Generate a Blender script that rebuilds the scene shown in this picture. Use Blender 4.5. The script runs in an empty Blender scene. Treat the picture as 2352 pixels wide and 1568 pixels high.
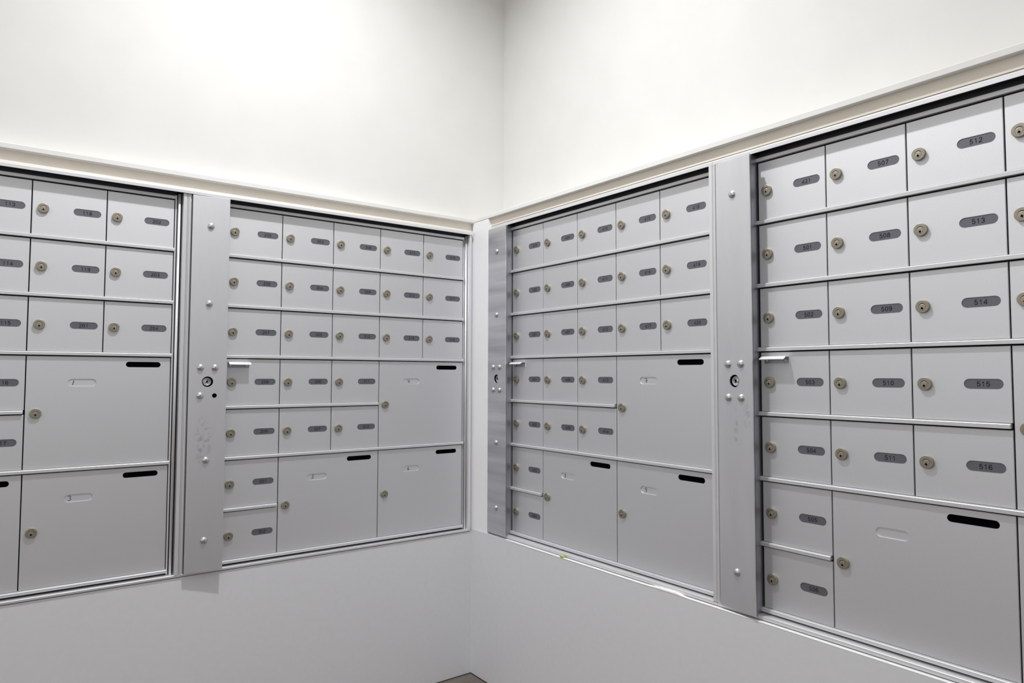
import bpy, bmesh, math, random
from mathutils import Vector, Matrix

random.seed(7)
scene = bpy.context.scene
COL = scene.collection

# ------------------------------------------------------------------ camera
F_PX, YAW, PITCH, ROLL = 1586.262, 0.6430, 0.0488, 0.0026
CAM_LOC = Vector((-1.3464, -1.9954, -0.4649))
fw = Vector((math.sin(YAW) * math.cos(PITCH), math.cos(YAW) * math.cos(PITCH), math.sin(PITCH)))
r0 = Vector((math.cos(YAW), -math.sin(YAW), 0.0))
u0 = r0.cross(fw)
cr, sr = math.cos(ROLL), math.sin(ROLL)
rt = cr * r0 + sr * u0
up = -sr * r0 + cr * u0
cam_data = bpy.data.cameras.new('camera')
cam_data.sensor_fit = 'HORIZONTAL'
cam_data.sensor_width = 36.0
cam_data.lens = 36.0 * F_PX / 2352.0
cam_data.clip_start = 0.02
cam = bpy.data.objects.new('camera', cam_data)
cam.matrix_world = Matrix(((rt.x, up.x, -fw.x, CAM_LOC.x), (rt.y, up.y, -fw.y, CAM_LOC.y),
                           (rt.z, up.z, -fw.z, CAM_LOC.z), (0, 0, 0, 1)))
COL.objects.link(cam)
scene.camera = cam

# ------------------------------------------------------------------ world, lights, exposure
CEIL = 1.34
FLOOR = -1.462
world = bpy.data.worlds.new('world')
scene.world = world
world.use_nodes = True
world.node_tree.nodes['Background'].inputs[0].default_value = (0.9, 0.93, 1.0, 1)
world.node_tree.nodes['Background'].inputs[1].default_value = 0.05


def area(name, loc, size, power, color, shape='DISK', spread=180, rot=(0, 0, 0)):
    d = bpy.data.lights.new(name, 'AREA')
    d.shape = shape
    d.size = size if shape == 'DISK' else size[0]
    if shape == 'RECTANGLE':
        d.size_y = size[1]
    d.energy = power
    d.color = color
    d.spread = math.radians(spread)
    o = bpy.data.objects.new(name, d)
    o.location = loc
    o.rotation_euler = rot
    COL.objects.link(o)
    return o


area('downlight_lamp', (-0.77, -0.76, CEIL - 0.012), 0.07, 21.0, (0.98, 0.99, 1.0), spread=140)
area('ceiling_fill', (-1.8, -1.5, CEIL - 0.012), (2.8, 2.2), 12.5, (1.0, 0.985, 0.96), 'RECTANGLE')  # unseen overhead fill, added to soften the downlight's shadows
area('back_fill', (-2.4, -4.2, 0.25), (2.0, 1.6), 16.0, (0.99, 0.99, 0.985), 'RECTANGLE',  # unseen fill added behind the camera, no real fixture
     rot=(math.radians(90), 0, math.radians(-20)))
area('left_fill', (-4.0, -1.7, 0.2), (1.8, 1.4), 18.5, (0.99, 0.99, 0.985), 'RECTANGLE',  # unseen fill added at the far left to lift the middle rows
     rot=(math.radians(90), 0, math.radians(-90)))

scene.view_settings.view_transform = 'Standard'
scene.view_settings.look = 'None'
scene.view_settings.exposure = 0.0
scene.view_settings.gamma = 1.0
scene.view_settings.use_curve_mapping = False
scene.cycles.max_bounces = 10
scene.cycles.diffuse_bounces = 6
scene.cycles.glossy_bounces = 4
scene.cycles.use_denoising = True


# ------------------------------------------------------------------ materials
def new_mat(name):
    m = bpy.data.materials.new(name)
    m.use_nodes = True
    nt = m.node_tree
    return m, nt, nt.nodes['Principled BSDF']


def plain(name, col, rough=0.6, metal=0.0, spec=0.5):
    m, nt, b = new_mat(name)
    b.inputs['Base Color'].default_value = (*col, 1)
    b.inputs['Roughness'].default_value = rough
    b.inputs['Metallic'].default_value = metal
    b.inputs['Specular IOR Level'].default_value = spec
    return m


def noisy(name, col_a, col_b, rough, metal, scale=(40, 40, 40), detail=3.0, rough_var=0.0, bump=0.0, spec=0.5):
    """Two tones of one material mixed by a stretched noise in object space."""
    m, nt, b = new_mat(name)
    tc = nt.nodes.new('ShaderNodeTexCoord')
    mp = nt.nodes.new('ShaderNodeMapping')
    mp.inputs['Scale'].default_value = scale
    nz = nt.nodes.new('ShaderNodeTexNoise')
    nz.inputs['Scale'].default_value = 1.0
    nz.inputs['Detail'].default_value = detail
    mx = nt.nodes.new('ShaderNodeMix')
    mx.data_type = 'RGBA'
    mx.inputs['A'].default_value = (*col_a, 1)
    mx.inputs['B'].default_value = (*col_b, 1)
    ramp = nt.nodes.new('ShaderNodeMapRange')
    ramp.inputs['From Min'].default_value = 0.3
    ramp.inputs['From Max'].default_value = 0.7
    nt.links.new(tc.outputs['Object'], mp.inputs['Vector'])
    nt.links.new(mp.outputs['Vector'], nz.inputs['Vector'])
    nt.links.new(nz.outputs['Fac'], ramp.inputs['Value'])
    nt.links.new(ramp.outputs['Result'], mx.inputs['Factor'])
    nt.links.new(mx.outputs['Result'], b.inputs['Base Color'])
    b.inputs['Metallic'].default_value = metal
    b.inputs['Specular IOR Level'].default_value = spec
    if rough_var:
        rr = nt.nodes.new('ShaderNodeMapRange')
        rr.inputs['To Min'].default_value = rough - rough_var
        rr.inputs['To Max'].default_value = rough + rough_var
        nt.links.new(nz.outputs['Fac'], rr.inputs['Value'])
        nt.links.new(rr.outputs['Result'], b.inputs['Roughness'])
    else:
        b.inputs['Roughness'].default_value = rough
    if bump:
        bp = nt.nodes.new('ShaderNodeBump')
        bp.inputs['Strength'].default_value = bump
        bp.inputs['Distance'].default_value = 0.001
        nt.links.new(nz.outputs['Fac'], bp.inputs['Height'])
        nt.links.new(bp.outputs['Normal'], b.inputs['Normal'])
    return m


M_CREAM = noisy('cream_wall_paint', (0.735, 0.727, 0.705), (0.71, 0.702, 0.68), 0.75, 0, (9, 9, 9), 6, bump=0.02, spec=0.3)
M_GREY = noisy('cool_white_wall_paint', (0.735, 0.74, 0.765), (0.715, 0.72, 0.745), 0.6, 0, (60, 60, 60), 4, bump=0.03, spec=0.3)
M_TRIM = noisy('trim_paint', (0.80, 0.795, 0.775), (0.78, 0.775, 0.755), 0.5, 0, (30, 30, 30), 3, spec=0.35)
M_BOARD = noisy('board_paint', (0.90, 0.90, 0.92), (0.885, 0.885, 0.905), 0.5, 0, (40, 40, 40), 3, spec=0.35)
M_DOOR = noisy('satin_anodised_aluminium', (0.79, 0.795, 0.82), (0.73, 0.735, 0.76), 0.59, 1.0, (700, 700, 700), 2, rough_var=0.05)
M_RAIL = noisy('drawn_aluminium', (0.74, 0.745, 0.76), (0.70, 0.705, 0.72), 0.45, 0.55, (6, 300, 300), 2)
M_FRAME = noisy('frame_aluminium', (0.82, 0.82, 0.84), (0.805, 0.805, 0.825), 0.42, 0.6, (300, 300, 5), 2)
M_PANEL = noisy('mill_finish_aluminium', (0.80, 0.80, 0.83), (0.70, 0.70, 0.735), 0.50, 0.95, (14, 14, 3), 5, rough_var=0.08)
M_PANEL_B = noisy('banded_mill_aluminium', (0.80, 0.80, 0.83), (0.52, 0.525, 0.57), 0.46, 0.95, (2, 2, 22), 4, rough_var=0.08)
M_HANDLE = plain('bright_aluminium', (0.90, 0.90, 0.91), 0.45, 0.4)
M_SHADED = plain('shaded_aluminium', (0.40, 0.405, 0.44), 0.4, 0.9)  # darkened to put shade into panel edges, left stile and handle plate
M_FASCIA = noisy('beige_fascia_paint', (0.86, 0.80, 0.705), (0.835, 0.775, 0.68), 0.65, 0, (25, 25, 25), 4, spec=0.3)
M_RIVET = plain('rivet_steel', (0.60, 0.60, 0.61), 0.34, 0.95)
M_LOCK = noisy('nickel_brass', (0.385, 0.352, 0.285), (0.33, 0.30, 0.24), 0.54, 0.9, (160, 160, 160), 3)
M_PLUG = plain('lock_plug', (0.40, 0.367, 0.30), 0.5, 0.9)
M_BLACK = plain('black_void', (0.002, 0.002, 0.003), 1.0, 0, 0.0)
M_RECESS_SHADE = plain('recess_shade', (0.07, 0.07, 0.078), 0.7, 0, 0.3)  # dark tone stands in for the shade under the frame's top bar
M_DARK = plain('dark_cabinet_interior', (0.022, 0.022, 0.028), 0.9, 0, 0.1)
M_PLATE = noisy('grey_engraving_laminate', (0.185, 0.185, 0.21), (0.165, 0.165, 0.19), 0.55, 0.65, (500, 500, 500), 2, spec=0.4)
M_TEXT = plain('black_engraving', (0.012, 0.012, 0.02), 0.6, 0, 0.2)
M_INK = plain('marker_ink', (0.02, 0.02, 0.03), 0.6)
M_CAULK_LIT_EDGE = noisy('white_caulk_lit_edge', (0.88, 0.88, 0.87), (0.80, 0.80, 0.77), 0.6, 0, (90, 90, 90), 4)
M_TAPE = plain('yellow_green_tape', (0.45, 0.48, 0.06), 0.6)
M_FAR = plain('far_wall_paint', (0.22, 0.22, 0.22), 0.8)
M_CEIL = plain('white_ceiling_paint', (0.85, 0.85, 0.84), 0.9)
M_PLANKS = [noisy('oak_laminate_%d' % i, a, b, 0.5, 0, (3, 60, 60), 5)
            for i, (a, b) in enumerate([((0.20, 0.165, 0.14), (0.13, 0.105, 0.09)),
                                        ((0.18, 0.145, 0.125), (0.115, 0.095, 0.08)),
                                        ((0.22, 0.18, 0.155), (0.15, 0.12, 0.10))])]
M_SUB = plain('floor_joint', (0.03, 0.025, 0.02), 0.9)




def smudge(m, spots):
    """Grimy patches on a panel: (x, z, radius x, radius z, colour, strength, noise scale)."""
    nt = m.node_tree
    b = nt.nodes['Principled BSDF']
    tc = nt.nodes.new('ShaderNodeTexCoord')
    for x, z, rx, rz, col, strength, ns in spots:
        sub = nt.nodes.new('ShaderNodeVectorMath')
        sub.operation = 'SUBTRACT'
        sub.inputs[1].default_value = (x, 0, z)
        mul = nt.nodes.new('ShaderNodeVectorMath')
        mul.operation = 'MULTIPLY'
        mul.inputs[1].default_value = (1 / rx, 0, 1 / rz)
        ln = nt.nodes.new('ShaderNodeVectorMath')
        ln.operation = 'LENGTH'
        fall = nt.nodes.new('ShaderNodeMapRange')
        fall.inputs['From Min'].default_value = 1.0
        fall.inputs['From Max'].default_value = 0.35
        nz = nt.nodes.new('ShaderNodeTexNoise')
        nz.inputs['Scale'].default_value = ns
        nz.inputs['Detail'].default_value = 4.0
        th = nt.nodes.new('ShaderNodeMapRange')
        th.inputs['From Min'].default_value = 0.48
        th.inputs['From Max'].default_value = 0.68
        th.inputs['To Max'].default_value = strength
        pr = nt.nodes.new('ShaderNodeMath')
        pr.operation = 'MULTIPLY'
        mx = nt.nodes.new('ShaderNodeMix')
        mx.data_type = 'RGBA'
        mx.inputs['B'].default_value = (*col, 1)
        old = b.inputs['Base Color'].links[0].from_socket
        L = nt.links.new
        L(tc.outputs['Object'], sub.inputs[0])
        L(sub.outputs[0], mul.inputs[0])
        L(mul.outputs[0], ln.inputs[0])
        L(ln.outputs['Value'], fall.inputs['Value'])
        L(tc.outputs['Object'], nz.inputs['Vector'])
        L(nz.outputs['Fac'], th.inputs['Value'])
        L(fall.outputs['Result'], pr.inputs[0])
        L(th.outputs['Result'], pr.inputs[1])
        L(pr.outputs[0], mx.inputs['Factor'])
        L(old, mx.inputs['A'])
        L(mx.outputs['Result'], b.inputs['Base Color'])
    return m


def panel_metal(name):
    return noisy(name, (0.80, 0.80, 0.83), (0.70, 0.70, 0.735), 0.50, 0.95, (14, 14, 3), 5, rough_var=0.08)


M_PANEL_L = smudge(panel_metal('grimy_panel_aluminium'), [
    (-0.055, -0.640, 0.026, 0.075, (0.28, 0.28, 0.29), 0.55, 90.0),
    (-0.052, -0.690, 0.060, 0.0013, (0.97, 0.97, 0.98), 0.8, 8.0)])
M_PANEL_R = smudge(panel_metal('streaked_panel_aluminium'), [
    (-0.042, -0.60, 0.007, 0.070, (0.30, 0.30, 0.33), 0.6, 60.0),
    (-0.012, -0.56, 0.012, 0.030, (0.30, 0.30, 0.33), 0.5, 70.0)])

# ------------------------------------------------------------------ mesh helpers
def mesh_from(bm, name, mats):
    bmesh.ops.recalc_face_normals(bm, faces=bm.faces)
    me = bpy.data.meshes.new(name)
    bm.to_mesh(me)
    bm.free()
    for m in (mats if isinstance(mats, (list, tuple)) else [mats]):
        me.materials.append(m)
    return me


def link(name, me, parent=None, loc=None):
    o = bpy.data.objects.new(name, me)
    COL.objects.link(o)
    if parent is not None:
        o.parent = parent
    if loc is not None:
        o.location = loc
    return o


def box(bm, x0, x1, y0, y1, z0, z1, mi=0, bevel=0.0):
    vs = [bm.verts.new(p) for p in ((x0, y0, z0), (x1, y0, z0), (x1, y1, z0), (x0, y1, z0),
                                    (x0, y0, z1), (x1, y0, z1), (x1, y1, z1), (x0, y1, z1))]
    fs = [bm.faces.new([vs[i] for i in q]) for q in ((0, 1, 2, 3), (4, 5, 6, 7), (0, 1, 5, 4),
                                                     (1, 2, 6, 5), (2, 3, 7, 6), (3, 0, 4, 7))]
    for f in fs:
        f.material_index = mi
    if bevel:
        es = {e for f in fs for e in f.edges}
        bmesh.ops.bevel(bm, geom=list(es), offset=bevel, segments=1, affect='EDGES', material=-1)
    return vs


def prism_u(bm, profile, u0_, u1_, mi=0):
    """Extrude a closed (y,z) profile along x."""
    a = [bm.verts.new((u0_, y, z)) for y, z in profile]
    b = [bm.verts.new((u1_, y, z)) for y, z in profile]
    n = len(profile)
    fs = [bm.faces.new(a), bm.faces.new(b)]
    for i in range(n):
        j = (i + 1) % n
        fs.append(bm.faces.new((a[i], a[j], b[j], b[i])))
    for f in fs:
        f.material_index = mi


def stadium(cx, cz, w, h, seg=8):
    r = h / 2
    pts = []
    for i in range(seg + 1):
        t = -math.pi / 2 + math.pi * i / seg
        pts.append((cx + w / 2 - r + r * math.cos(t), cz + r * math.sin(t)))
    for i in range(seg + 1):
        t = math.pi / 2 + math.pi * i / seg
        pts.append((cx - w / 2 + r + r * math.cos(t), cz + r * math.sin(t)))
    return pts


def circle(cx, cz, r, seg=20):
    return [(cx + r * math.cos(2 * math.pi * i / seg), cz + r * math.sin(2 * math.pi * i / seg)) for i in range(seg)]


def sheet(bm, x0, x1, z0, z1, thick, holes, yf=0.0, bevel=0.0008, backed=True):
    """A plate in the x-z plane, front at y=yf, with holes: (outline, depth, material of the floor or None)."""
    def ring(pts, y):
        return [bm.verts.new((x, y, z)) for x, z in pts]

    def edges(vs):
        return [bm.edges.new((vs[i], vs[(i + 1) % len(vs)])) for i in range(len(vs))]
    b = bevel
    outer = ring([(x0 + b, z0 + b), (x1 - b, z0 + b), (x1 - b, z1 - b), (x0 + b, z1 - b)], yf)
    rim = ring([(x0, z0), (x1, z0), (x1, z1), (x0, z1)], yf + b)
    back = ring([(x0, z0), (x1, z0), (x1, z1), (x0, z1)], yf + thick)
    es = edges(outer)
    inner = []
    for pts, depth, mi in holes:
        vs = ring(pts, yf)
        es += edges(vs)
        inner.append((vs, pts, depth, mi))
    bmesh.ops.triangle_fill(bm, use_beauty=True, use_dissolve=False, edges=es)
    for A, B in ((outer, rim), (rim, back)):
        for i in range(4):
            j = (i + 1) % 4
            bm.faces.new((A[i], A[j], B[j], B[i]))
    if backed:
        bm.faces.new(back)
    for vs, pts, depth, mi in inner:
        lo = ring(pts, yf + depth)
        n = len(vs)
        for i in range(n):
            j = (i + 1) % n
            bm.faces.new((vs[i], vs[j], lo[j], lo[i]))
        if mi is not None:
            f = bm.faces.new(lo)
            f.material_index = mi


def lathe_y(bm, prof, cx, cz, seg=20, mi=0, y0=0.0, smooth=True):
    """Revolve (radius, y) about the y axis through (cx,cz)."""
    prev = None
    for r, y in prof:
        if r < 1e-6:
            cur = [bm.verts.new((cx, y0 + y, cz))]
        else:
            cur = [bm.verts.new((cx + r * math.cos(2 * math.pi * i / seg), y0 + y, cz + r * math.sin(2 * math.pi * i / seg)))
                   for i in range(seg)]
        if prev is not None:
            for i in range(seg):
                j = (i + 1) % seg
                if len(cur) == 1:
                    f = bm.faces.new((prev[i], prev[j], cur[0]))
                elif len(prev) == 1:
                    f = bm.faces.new((prev[0], cur[j], cur[i]))
                else:
                    f = bm.faces.new((prev[i], prev[j], cur[j], cur[i]))
                f.material_index = mi
                f.smooth = smooth
        prev = cur


def flat(bm, pts, y, mi=0):
    f = bm.faces.new([bm.verts.new((x, y, z)) for x, z in pts])
    f.material_index = mi


def tag(o, label=None, cat=None, group=None, kind=None):
    for k, v in (('label', label), ('category', cat), ('group', group), ('kind', kind)):
        if v:
            o[k] = v
    return o


# ------------------------------------------------------------------ dimensions
P, W = 0.14, 0.156          # door pitch: height, width
ZR = 0.0079                 # the right wall's units hang this much higher
XL1, XL2 = -1.7544, -0.8425  # left edge of column 0 of the two left units
YR1, YR2 = 0.2012, 1.1087    # ... and of the two right units (distance from corner)
BASE = 0.990                # units: row-0 top above the Empty's origin

# ------------------------------------------------------------------ the room
X_MIN, Y_MIN = -4.2, -4.6
UPX, UPY = 0.1303, 0.030     # upper wall planes

bm = bmesh.new()             # left wall (plane y = const)
box(bm, X_MIN, 0.32, -0.015, 0.30, FLOOR, -0.9935, 1)
box(bm, X_MIN, 0.32, -0.005, 0.30, 0.0295, 0.0604, 2)
box(bm, X_MIN, 0.32, UPY, 0.30, 0.0604, CEIL, 0)
box(bm, -0.0385, 0.32, -0.010, 0.30, -0.9935, 0.0295, 1)
box(bm, X_MIN, -1.862, -0.015, 0.30, -0.9935, 0.0295, 1)
box(bm, -1.862, -0.0385, 0.27, 0.30, -0.9935, 0.0295, 1)
wall_left = tag(link('wall_left', mesh_from(bm, 'wall_left', [M_CREAM, M_GREY, M_FASCIA])), kind='structure')

bm = bmesh.new()             # right wall (plane x = const)
# the lower drywall is a touch out of parallel with the units
vs = box(bm, -0.0330, 0.30, Y_MIN, -0.0148, FLOOR, -0.9850, 1)
for v in vs:
    if v.co.x < 0 and v.co.y < -1:
        v.co.x = -0.0300
box(bm, -0.0190, 0.30, Y_MIN, -0.0052, 0.0376, 0.0617, 2)
box(bm, UPX, 0.34, Y_MIN, UPY, 0.0617, CEIL, 0)
box(bm, -0.0150, 0.30, -0.1045, -0.0105, -0.9850, 0.0376, 1)
box(bm, -0.0300, 0.30, Y_MIN, -1.912, -0.9850, 0.0376, 1)
box(bm, 0.27, 0.30, -1.912, -0.1045, -0.9850, 0.0376, 1)
wall_right = tag(link('wall_right', mesh_from(bm, 'wall_right', [M_CREAM, M_GREY, M_FASCIA])), kind='structure')

bm = bmesh.new()
box(bm, X_MIN, 0.34, Y_MIN - 0.1, Y_MIN, FLOOR, CEIL)
tag(link('wall_back', mesh_from(bm, 'wall_back', M_FAR)), kind='structure')
bm = bmesh.new()
box(bm, X_MIN - 0.1, X_MIN, Y_MIN - 0.1, 0.30, FLOOR, CEIL)
tag(link('wall_far_left', mesh_from(bm, 'wall_far_left', M_FAR)), kind='structure')
bm = bmesh.new()
box(bm, X_MIN - 0.1, 0.34, Y_MIN - 0.1, 0.32, CEIL, CEIL + 0.1)
tag(link('ceiling', mesh_from(bm, 'ceiling', M_CEIL)), kind='structure')

bm = bmesh.new()
box(bm, X_MIN - 0.1, 0.34, Y_MIN - 0.1, 0.32, FLOOR - 0.12, FLOOR - 0.003)
floor = tag(link('floor', mesh_from(bm, 'floor', M_SUB)), kind='structure')
PW, PL = 0.19, 1.25          # laminate planks, running along the left wall
row = 0
y1 = -0.019
while y1 > Y_MIN:
    y0_ = max(y1 - PW, Y_MIN)
    x1 = -0.0365 + (0.0 if row == 0 else 0.0)
    ln = PL if row == 0 else random.uniform(0.4, 1.2)
    while x1 > X_MIN:
        xa = max(x1 - ln, X_MIN)
        bm = bmesh.new()
        box(bm, -(x1 - xa) + 0.0006, -0.0006, -(y1 - y0_) + 0.0006, -0.0006, -0.003, 0.0, 0, 0.0005)
        link('plank', mesh_from(bm, 'plank', M_PLANKS[random.randrange(3)]), floor, (x1, y1, FLOOR))
        x1 = xa
        ln = PL
    y1 = y0_
    row += 1

# painted wooden caps along the tops of the thick lower walls, and the corner board
bm = bmesh.new()
box(bm, X_MIN, -0.0190, -0.0200, UPY, 0.0604, 0.0738, 0, 0.0012)
tag(link('trim_1', mesh_from(bm, 'trim_1', M_TRIM)), kind='structure')
bm = bmesh.new()
box(bm, -0.0315, UPX, Y_MIN, UPY, 0.0617, 0.0752, 0, 0.0012)
tag(link('trim_2', mesh_from(bm, 'trim_2', M_TRIM)), kind='structure')
bm = bmesh.new()
box(bm, -0.0305, -0.0152, -0.1052, -0.0107, -0.9847, 0.0614, 0, 0.0008)
tag(link('trim_3', mesh_from(bm, 'trim_3', M_BOARD)), kind='structure')

# caulk bulge, a white bead painting in the lit drywall edge, a tape scrap
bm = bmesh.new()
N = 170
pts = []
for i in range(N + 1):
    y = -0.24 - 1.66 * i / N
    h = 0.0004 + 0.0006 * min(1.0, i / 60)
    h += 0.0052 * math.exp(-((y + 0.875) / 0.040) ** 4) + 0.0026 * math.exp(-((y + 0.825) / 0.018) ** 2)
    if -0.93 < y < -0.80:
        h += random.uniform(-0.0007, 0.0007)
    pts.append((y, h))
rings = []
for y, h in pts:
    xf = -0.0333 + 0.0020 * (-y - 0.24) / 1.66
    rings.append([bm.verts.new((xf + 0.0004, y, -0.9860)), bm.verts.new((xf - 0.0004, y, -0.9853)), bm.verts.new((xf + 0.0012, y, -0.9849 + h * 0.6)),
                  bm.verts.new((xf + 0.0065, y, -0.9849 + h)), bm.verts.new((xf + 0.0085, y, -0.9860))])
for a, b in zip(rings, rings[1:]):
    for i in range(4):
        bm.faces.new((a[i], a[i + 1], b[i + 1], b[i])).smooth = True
link('caulk_lit_edge', mesh_from(bm, 'caulk_lit_edge', M_CAULK_LIT_EDGE), wall_right)
bm = bmesh.new()
box(bm, -0.0332, -0.0235, -0.4870, -0.4740, -0.9850, -0.9805, 0, 0.0004)
link('tape_scrap', mesh_from(bm, 'tape_scrap', M_TAPE), wall_right)

# ------------------------------------------------------------------ shared part meshes
# local frame of a unit: x to the right along the wall, y INTO the wall, z up
G = 0.00115
PLX, PLZ, PLW, PLH = 0.1141, -0.0655, 0.0592, 0.0176   # number plate recess
bm = bmesh.new()
sheet(bm, G, W - G, -P + 0.0103, -0.0016, 0.0045, [(stadium(PLX, PLZ, PLW, PLH), 0.0016, 0)])
ME_DOOR = mesh_from(bm, 'mailbox_door', M_DOOR)
bm = bmesh.new()
sheet(bm, G, 2 * W - G, -2 * P + 0.0103, -0.0016, 0.0045,
      [(stadium(0.2480, -0.0200, 0.0800, 0.0138), 0.0022, None), (stadium(0.1145, -0.0657, 0.0600, 0.0185), 0.0017, 0)])
ME_PARCEL = mesh_from(bm, 'parcel_door', M_DOOR)
bm = bmesh.new()
pts = stadium(0.2480, -0.0200, 0.0800, 0.0138)
flat(bm, pts, 0.0021)
ME_SLOT = mesh_from(bm, 'mail_slot', M_BLACK)

bm = bmesh.new()                                       # cam lock, axis at the origin
lathe_y(bm, [(0.0118, 0.001), (0.0118, -0.0048), (0.0116, -0.0053), (0.0110, -0.0056), (0.0062, -0.0057), (0.0060, -0.0053)], 0, 0, 28, 0, 0.0, False)
lathe_y(bm, [(0.0064, -0.0050), (0.0056, -0.0050), (0.0055, -0.0058), (0.0050, -0.0060), (0.0, -0.0060)], -0.0003, -0.0014, 22, 1, 0.0, False)
flat(bm, [(-0.0012, -0.0066), (0.0008, -0.0066), (0.0010, -0.0048), (0.0022, -0.0042), (0.0022, -0.0030), (0.0008, -0.0026),
          (0.0006, -0.0010), (-0.0010, -0.0010), (-0.0012, -0.0026), (-0.0024, -0.0030), (-0.0024, -0.0042), (-0.0014, -0.0048)], -0.00612, 2)
flat(bm, circle(-0.0006, -0.0060, 0.0008, 8), -0.00618, 3)  # bright dot laid on as a glint in the keyhole
ME_LOCK = mesh_from(bm, 'lock', [M_LOCK, M_PLUG, M_BLACK, M_RIVET])

# digits: engraved sans-serif figures drawn as stroked centre lines in a 0.6 x 1 box
def arc(cx, cz, rx, rz, a0, a1, n=10):
    return [(cx + rx * math.cos(math.radians(a0 + (a1 - a0) * i / n)), cz + rz * math.sin(math.radians(a0 + (a1 - a0) * i / n)))
            for i in range(n + 1)]


DIGITS = {
    '0': [arc(0.30, 0.5, 0.24, 0.44, 90, 450, 20)],
    '1': [[(0.12, 0.74), (0.26, 0.80), (0.34, 0.94), (0.34, 0.04)]],
    '2': [arc(0.30, 0.69, 0.23, 0.25, 165, -35, 9) + [(0.08, 0.08), (0.08, 0.06), (0.56, 0.06)]],
    '3': [arc(0.29, 0.71, 0.21, 0.23, 160, -80, 9) + arc(0.29, 0.28, 0.24, 0.22, 80, -160, 10)],
    '4': [[(0.44, 0.02), (0.44, 0.93), (0.06, 0.30), (0.06, 0.26), (0.58, 0.26)]],
    '5': [[(0.51, 0.93), (0.16, 0.93), (0.10, 0.50)] + arc(0.29, 0.33, 0.24, 0.27, 130, -155, 11)],
    '6': [arc(0.32, 0.62, 0.24, 0.32, 35, 180, 8) + arc(0.30, 0.32, 0.22, 0.26, 180, 530, 16)],
    '7': [[(0.05, 0.93), (0.55, 0.93), (0.54, 0.86), (0.36, 0.52), (0.24, 0.03)]],
    '8': [arc(0.30, 0.73, 0.19, 0.21, -90, 270, 14), arc(0.30, 0.28, 0.24, 0.23, 90, 450, 16)],
    '9': [arc(0.28, 0.38, 0.24, 0.32, 215, 360, 8) + arc(0.30, 0.68, 0.22, 0.26, 0, 350, 16)],
}
DH, ADV, DW = 0.0087, 0.0070, 0.0098


def ribbon(bm, pts, half, y, mi):
    pts = [Vector(p) for p in pts]
    closed = (pts[0] - pts[-1]).length < 1e-6
    n = len(pts)
    L, R = [], []
    for i, p in enumerate(pts):
        if closed and i in (0, n - 1):
            d0, d1 = pts[n - 1] - pts[n - 2], pts[1] - pts[0]
        else:
            d0 = p - pts[i - 1] if i else pts[1] - p
            d1 = pts[i + 1] - p if i < n - 1 else p - pts[i - 1]
        d0, d1 = d0.normalized(), d1.normalized()
        t = (d0 + d1)
        t = t.normalized() if t.length > 1e-3 else d0
        nn = Vector((-t.y, t.x))
        k = half / max(0.55, nn.dot(Vector((-d0.y, d0.x))))
        L.append(bm.verts.new((p.x + nn.x * k, y, p.y + nn.y * k)))
        R.append(bm.verts.new((p.x - nn.x * k, y, p.y - nn.y * k)))
    for i in range(n - 1):
        bm.faces.new((L[i], L[i + 1], R[i + 1], R[i])).material_index = mi


def plate_mesh(text):
    bm = bmesh.new()
    pts = stadium(PLX, PLZ, PLW - 0.0006, PLH - 0.0006)
    flat(bm, pts, 0.0009, 0)
    lo = [bm.verts.new((x, 0.0016, z)) for x, z in pts]
    bm.verts.ensure_lookup_table()
    for i in range(len(pts)):
        j = (i + 1) % len(pts)
        bm.faces.new((bm.verts[i], bm.verts[j], lo[j], lo[i]))
    for i, ch in enumerate(text):
        x0 = PLX - 0.0004 + (i - (len(text) - 1) / 2) * ADV - 0.3 * DW
        for line in DIGITS[ch]:
            ribbon(bm, [(x0 + x * DW, PLZ - DH / 2 + z * DH) for x, z in line], 0.00060, 0.00070, 1)
    return mesh_from(bm, 'number_plate', [M_PLATE, M_TEXT])


STROKES = {  # handwritten digits, unit box
    '1': [[(0.62, 1), (0.38, 0)]],
    '2': [[(0.1, 0.8), (0.4, 1), (0.8, 0.8), (0.6, 0.4), (0.1, 0), (0.9, 0.05)]],
    '3': [[(0.1, 0.95), (0.6, 1), (0.8, 0.8), (0.4, 0.55), (0.85, 0.35), (0.6, 0.05), (0.05, 0.0)]],
    '4': [[(0.2, 1), (0.1, 0.5), (0.8, 0.45)], [(0.75, 1), (0.55, 0)]],
    '5': [[(0.95, 1), (0.4, 0.95), (0.3, 0.6), (0.75, 0.45), (0.6, 0.1), (0.05, 0.0)]],
    '6': [[(0.6, 1), (0.25, 0.6), (0.15, 0.2), (0.45, 0), (0.8, 0.2), (0.6, 0.42), (0.2, 0.3)]],
    '7': [[(0.0, 0.85), (0.25, 1.0), (0.7, 0.9), (0.75, 0.65), (0.55, 0.0)], [(0.25, 0.5), (0.95, 0.5)]],
    '8': [[(0.75, 0.9), (0.4, 1), (0.2, 0.75), (0.7, 0.35), (0.6, 0.05), (0.25, 0.05), (0.25, 0.35), (0.75, 0.8)]],
    '9': [[(0.75, 0.9), (0.3, 0.95), (0.15, 0.65), (0.5, 0.5), (0.8, 0.75), (0.75, 0.4), (0.5, 0.0)]],
}


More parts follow.
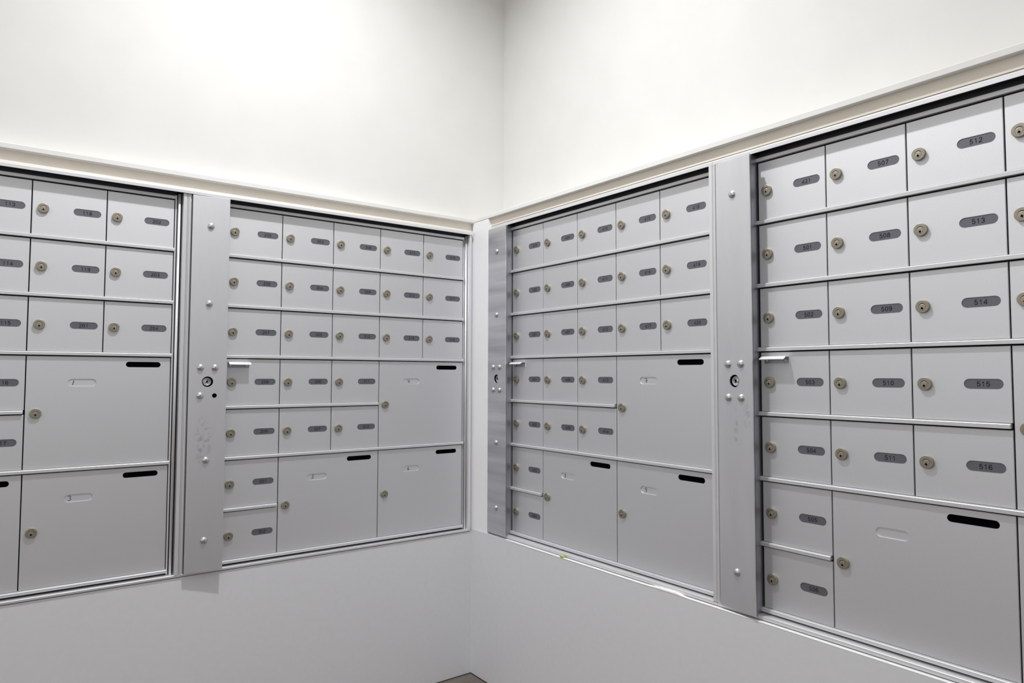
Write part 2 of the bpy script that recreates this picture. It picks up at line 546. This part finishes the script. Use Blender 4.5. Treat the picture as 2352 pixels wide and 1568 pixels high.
def ink_mesh(ch, u):
    bm = bmesh.new()
    sw, sh, w2 = 0.0085, 0.0110, 0.00080
    for line in STROKES[ch]:
        pts = [Vector((u + (x - 0.5) * sw, -0.0657 + (z - 0.5) * sh)) for x, z in line]
        L, R = [], []
        for i, p in enumerate(pts):
            d = (pts[min(i + 1, len(pts) - 1)] - pts[max(i - 1, 0)]).normalized()
            n = Vector((-d.y, d.x)) * w2
            L.append(bm.verts.new((p.x + n.x, 0.00158, p.y + n.y)))
            R.append(bm.verts.new((p.x - n.x, 0.00158, p.y - n.y)))
        for i in range(len(pts) - 1):
            bm.faces.new((L[i], L[i + 1], R[i + 1], R[i]))
    return mesh_from(bm, 'handwritten_number', M_INK)


RAIL_PROF = [(0.0045, 0.0010), (-0.0055, 0.0010), (-0.0059, 0.0014), (-0.0059, 0.0078), (-0.0055, 0.0083), (-0.0030, 0.0088),
             (-0.0030, 0.0097), (0.0045, 0.0097)]
TOP_PROF = [(0.0045, 0.0014), (-0.0040, 0.0014), (-0.0044, 0.0018), (-0.0044, 0.0090), (-0.0040, 0.0094), (0.0045, 0.0094)]


def rail_mesh(u0_, u1_, prof=RAIL_PROF):
    bm = bmesh.new()
    prism_u(bm, prof, u0_, u1_)
    return mesh_from(bm, 'rail', M_RAIL)


ME_RAIL_FULL = rail_mesh(-0.0025, 5 * W + 0.0015)
ME_RAIL_TOP = rail_mesh(-0.0025, 5 * W + 0.0015, TOP_PROF)
ME_RAIL_3 = rail_mesh(-0.0025, 3 * W - 0.0030)
ME_RAIL_1 = rail_mesh(-0.0025, W - 0.0030)

bm = bmesh.new()                                       # angled pull: plate, flat top, sloping lip
hp = [(0.0, -0.0259), (-0.0015, -0.0259), (-0.0015, -0.0124), (-0.0135, -0.0126), (-0.0222, -0.0181),
      (-0.0226, -0.0168), (-0.0140, -0.0110), (-0.0012, -0.0104), (0.0, -0.0112)]
a = []
prism_u(bm, hp, 0.0108, 0.0688)
for f in bm.faces:                                     # darker metal on the plate paints in the lip's shade
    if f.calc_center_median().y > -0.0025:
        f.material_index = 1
ME_HANDLE = mesh_from(bm, 'handle', [M_HANDLE, M_SHADED])
bm = bmesh.new()
lathe_y(bm, [(0.0040, -0.0012), (0.0038, -0.0026), (0.0024, -0.0036), (0.0, -0.0040)], 0, 0, 14)
ME_SCREW = mesh_from(bm, 'screw', M_RIVET)
bm = bmesh.new()
lathe_y(bm, [(0.0088, 0.0002), (0.0085, -0.0018), (0.0072, -0.0038), (0.0048, -0.0054), (0.0022, -0.0061), (0.0, -0.0063)], 0, 0, 20)
ME_RIVET = mesh_from(bm, 'rivet', M_RIVET)
bm = bmesh.new()                                       # recessed master lock
lathe_y(bm, [(0.0112, 0.0120), (0.0112, 0.0062), (0.0104, 0.0054), (0.0078, 0.0054), (0.0074, 0.0062), (0.0068, 0.0062), (0.0064, 0.0050), (0.0, 0.0050)], 0, 0, 24)
flat(bm, circle(-0.0002, 0.0012, 0.0026, 12), 0.0048, 1)
flat(bm, [(-0.0016, -0.0042), (0.0012, -0.0042), (0.0012, 0.0010), (-0.0016, 0.0010)], 0.0047, 1)
ME_MLOCK = mesh_from(bm, 'panel_lock', [M_RIVET, M_BLACK])

# ------------------------------------------------------------------ a mailbox unit
COLS = [(0, range(0, 7)), (1, range(0, 5)), (2, range(0, 5)), (3, range(0, 3)), (4, range(0, 3))]
PARCELS = [(3, 3), (1, 5), (3, 5)]                      # (column, row) of their top left cells


def unit(label, loc, rot, numbers, written, left, right, front, bottom_front, lid, lid_mat, rivet_v, pair_holes):
    """lid = (x0, depth0, x1, depth1); left/right = outer edges of the frame; front = frame depth."""
    t = bpy.data.objects.new('mailbox_unit', None)
    t.empty_display_size = 0.1
    COL.objects.link(t)
    t.location = loc
    t.rotation_euler = (0, 0, rot)
    tag(t, label, 'mailbox', 'wall mailbox units in the corner')
    R5 = 5 * W
    sill = -0.9850 if bottom_front < 0.02 else -0.9830   # top of the frame's bottom bar
    # outer frame
    bm = bmesh.new()
    fwid = 0.0098
    prof = [(-front + 0.0022, 0.0168), (-front, 0.0168), (-front, 0.0243), (-front + 0.0020, 0.0270), (-front + 0.006, 0.0290), (0.006, 0.0290), (0.006, 0.0278), (-front + 0.0022, 0.0262)]
    prism_u(bm, prof, left, right)
    box(bm, left, right, -bottom_front, 0.010, -0.9908, sill, 0, 0.0004)
    vf = min(front, bottom_front + 0.001)
    for s in (0, 1):                                    # grooved vertical bars
        xa, xb = (right - fwid, right) if s else (left, -0.0025)
        if s:
            box(bm, xa, xb - 0.0012, -vf, 0.006, -0.9850, 0.0170)
            box(bm, xb - 0.0012, xb - 0.0003, -vf + 0.0012, 0.006, -0.9850, 0.0170)
        else:
            box(bm, xa + 0.0003, xa + 0.0022, -vf, 0.006, -0.9850, 0.0170)
            box(bm, xa + 0.0022, xa + 0.0034, -vf + 0.0025, 0.006, -0.9850, 0.0170)
            box(bm, xa + 0.0034, xa + 0.0070, -vf - 0.0008, 0.006, -0.9850, 0.0170)
            box(bm, xa + 0.0070, xa + 0.0100, -vf + 0.0020, 0.006, -0.9850, 0.0170)
            box(bm, xa + 0.0100, -0.0300, -vf + 0.012, 0.006, -0.9850, 0.0168)
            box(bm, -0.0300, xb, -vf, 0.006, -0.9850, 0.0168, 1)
    f = link('frame', mesh_from(bm, 'frame', [M_FRAME, M_SHADED]), t, (0, 0, BASE))
    # dark body behind the doors
    bm = bmesh.new()
    box(bm, left + 0.001, right - 0.001, 0.0101, 0.24, -0.9900, 0.0285)
    box(bm, left + 0.001, right - 0.001, -front + 0.0040, 0.0101, 0.0240, 0.0262, 1)
    box(bm, -0.0024, R5 + 0.0050, 0.0075, 0.0101, 0.0090, 0.0262, 1)
    link('cabinet_body', mesh_from(bm, 'cabinet_body', [M_DARK, M_RECESS_SHADE]), t, (0, 0, BASE))
    # hinge side: flat strip and a round bar
    bm = bmesh.new()
    box(bm, R5 + 0.0010, R5 + 0.0048, -0.0004, 0.009, -0.9830, 0.0118)
    link('stile', mesh_from(bm, 'stile', M_FRAME), t, (0, 0, BASE))
    bm = bmesh.new()
    n = 12
    rad, cx, cy = 0.0036, R5 + 0.0082 + (0.002 if right - R5 > 0.025 else 0), -0.0045
    top, bot = [], []
    for i in range(n):
        an = 2 * math.pi * i / n
        bot.append(bm.verts.new((cx + rad * math.cos(an), cy + rad * math.sin(an), -0.9846)))
        top.append(bm.verts.new((cx + rad * math.cos(an), cy + rad * math.sin(an), 0.0150)))
    for i in range(n):
        j = (i + 1) % n
        bm.faces.new((bot[i], bot[j], top[j], top[i])).smooth = True
    bm.faces.new(top)
    bm.faces.new(bot)
    link('hinge_bar', mesh_from(bm, 'hinge_bar', M_FRAME), t, (0, 0, BASE))
    # rails
    for k in range(8):
        me = ME_RAIL_TOP if k == 0 else ME_RAIL_3 if k == 4 else ME_RAIL_1 if k == 6 else ME_RAIL_FULL
        link('rail', me, t, (0, 0, BASE - k * P))
    # doors
    for (c, rows), nums in zip(COLS, numbers):
        for k, num in zip(rows, nums):
            d = link('mailbox_door', ME_DOOR, t, (c * W, 0, BASE - k * P))
            d['label'] = 'small door with number plate %s' % num
            link('lock', ME_LOCK, d, (0.0228, 0, -0.0664))
            link('number_plate', plate_mesh(num), d)
    for (c, k), wr in zip(PARCELS, written):
        d = link('parcel_door', ME_PARCEL, t, (c * W, 0, BASE - k * P))
        d['label'] = ('large parcel door with handwritten %s and black slot' % wr[0]) if wr else 'large parcel door with blank recess and black slot'
        link('lock', ME_LOCK, d, (0.0215, 0, -0.1385))
        link('mail_slot', ME_SLOT, d)
        if wr:
            link('handwritten_number', ink_mesh(*wr), d)
    # access panel at the left with its rivets and master lock
    xa, da, xb, db = lid
    cx = (xa + xb) / 2 - 0.0006
    depth = lambda x: da + (db - da) * (x - xa) / (xb - xa)
    bm = bmesh.new()
    holes = [(circle(cx, -0.4842, 0.0140, 24), 0.0032, None)]
    for q in pair_holes:
        holes.append((circle(cx + q[0], q[1], 0.0061, 16), 0.0032, None))
    sheet(bm, xa, xb, -0.9840, 0.0142, 0.0032, holes, 0.0, 0.0005, backed=False)
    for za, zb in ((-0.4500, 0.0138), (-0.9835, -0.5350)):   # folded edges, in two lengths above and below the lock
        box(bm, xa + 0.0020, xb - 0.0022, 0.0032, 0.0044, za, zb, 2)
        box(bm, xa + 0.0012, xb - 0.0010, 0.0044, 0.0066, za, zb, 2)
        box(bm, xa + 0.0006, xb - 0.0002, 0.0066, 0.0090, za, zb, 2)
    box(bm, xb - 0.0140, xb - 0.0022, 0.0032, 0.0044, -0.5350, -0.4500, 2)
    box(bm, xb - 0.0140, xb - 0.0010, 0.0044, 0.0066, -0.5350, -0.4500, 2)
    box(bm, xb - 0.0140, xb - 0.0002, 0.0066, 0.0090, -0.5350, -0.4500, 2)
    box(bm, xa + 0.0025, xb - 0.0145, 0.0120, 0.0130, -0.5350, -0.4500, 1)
    for v in bm.verts:
        v.co.y -= depth(v.co.x)
    p = link('access_panel', mesh_from(bm, 'access_panel', [lid_mat, M_BLACK, M_SHADED]), t, (0, 0, BASE))
    p['label'] = 'riveted metal strip panel with a recessed round lock'
    spots = [(cx, v) for v in rivet_v] + [(cx + s * 0.0178, v) for v in (-0.4468, -0.5213) for s in (-1, 1)]
    for x, v in spots:
        if any(abs(x - cx - q[0]) < 0.004 and abs(v - q[1]) < 0.004 for q in pair_holes):
            continue
        link('rivet', ME_RIVET, p, (x, -depth(x), v))
    link('panel_lock', ME_MLOCK, p, (cx, -depth(cx), -0.4842))
    # pull handle over the fourth door of the first column
    h = link('handle', ME_HANDLE, t, (0, 0, BASE - 3 * P))
    h['label'] = 'bright angled metal pull screwed to the door face'
    for x in (0.0165, 0.0600):
        link('screw', ME_SCREW, h, (x, 0, -0.0195))
    return t


def nums(*runs):
    return [[str(n) for n in r] for r in runs]


HALF = math.pi / 2
unit('brushed aluminium mailbox bank cut off at the left edge, doors up to 204',
     (XL1 - 0.0, 0, -BASE), 0,
     nums(range(101, 108), range(108, 113), range(113, 118), [118, 119, 201], [202, 203, 204]),
     [('1', 0.0960), ('2', 0.0960), ('3', 0.0965)], -0.1050, 5 * W + 0.0275, 0.0240, 0.0180,
     (-0.0960, 0.028, -0.0010, 0.034), M_PANEL, (-0.066, -0.2755, -0.692, -0.902), [])
unit('brushed aluminium mailbox bank left of the corner with doors 205 to 318',
     (XL2, 0, -BASE), 0,
     nums([205, 206, 207, 208, 209, 301, 302], range(303, 308), range(308, 313), [313, 314, 315], [316, 317, 318]),
     [('4', 0.1060), ('5', 0.1030), ('6', 0.1080)], -0.1044, 5 * W + 0.0230, 0.0240, 0.0180,
     (-0.0928, 0.028, -0.0006, 0.037), M_PANEL_L, (-0.066, -0.2755, -0.692, -0.902), [(0.0178, -0.5213)])
unit('brushed aluminium mailbox bank right of the corner with doors 319 to 420',
     (0, -YR1, ZR - BASE), -HALF,
     nums([319, 320, 321, 401, 402, 403, 404], range(405, 410), range(410, 415), [415, 416, 417], [418, 419, 420]),
     [('7', 0.1050), ('8', 0.1010), ('9', 0.1020)], -0.0955, 5 * W + 0.0225, 0.0220, 0.0220,
     (-0.0945, 0.0315, 0.0050, 0.0325), M_PANEL_B, (-0.066, -0.2755, -0.692, -0.902), [])
unit('brushed aluminium mailbox bank at the right edge with doors 421 to 516',
     (0, -YR2, ZR - BASE), -HALF,
     nums([421, 501, 502, 503, 504, 505, 506], range(507, 512), range(512, 517), [517, 518, 519], [520, 521, 522]),
     [None, None, None], -0.1045, 5 * W + 0.0225, 0.0220, 0.0220,
     (-0.0920, 0.027, 0.0038, 0.037), M_PANEL_R, (-0.066, -0.902), [])
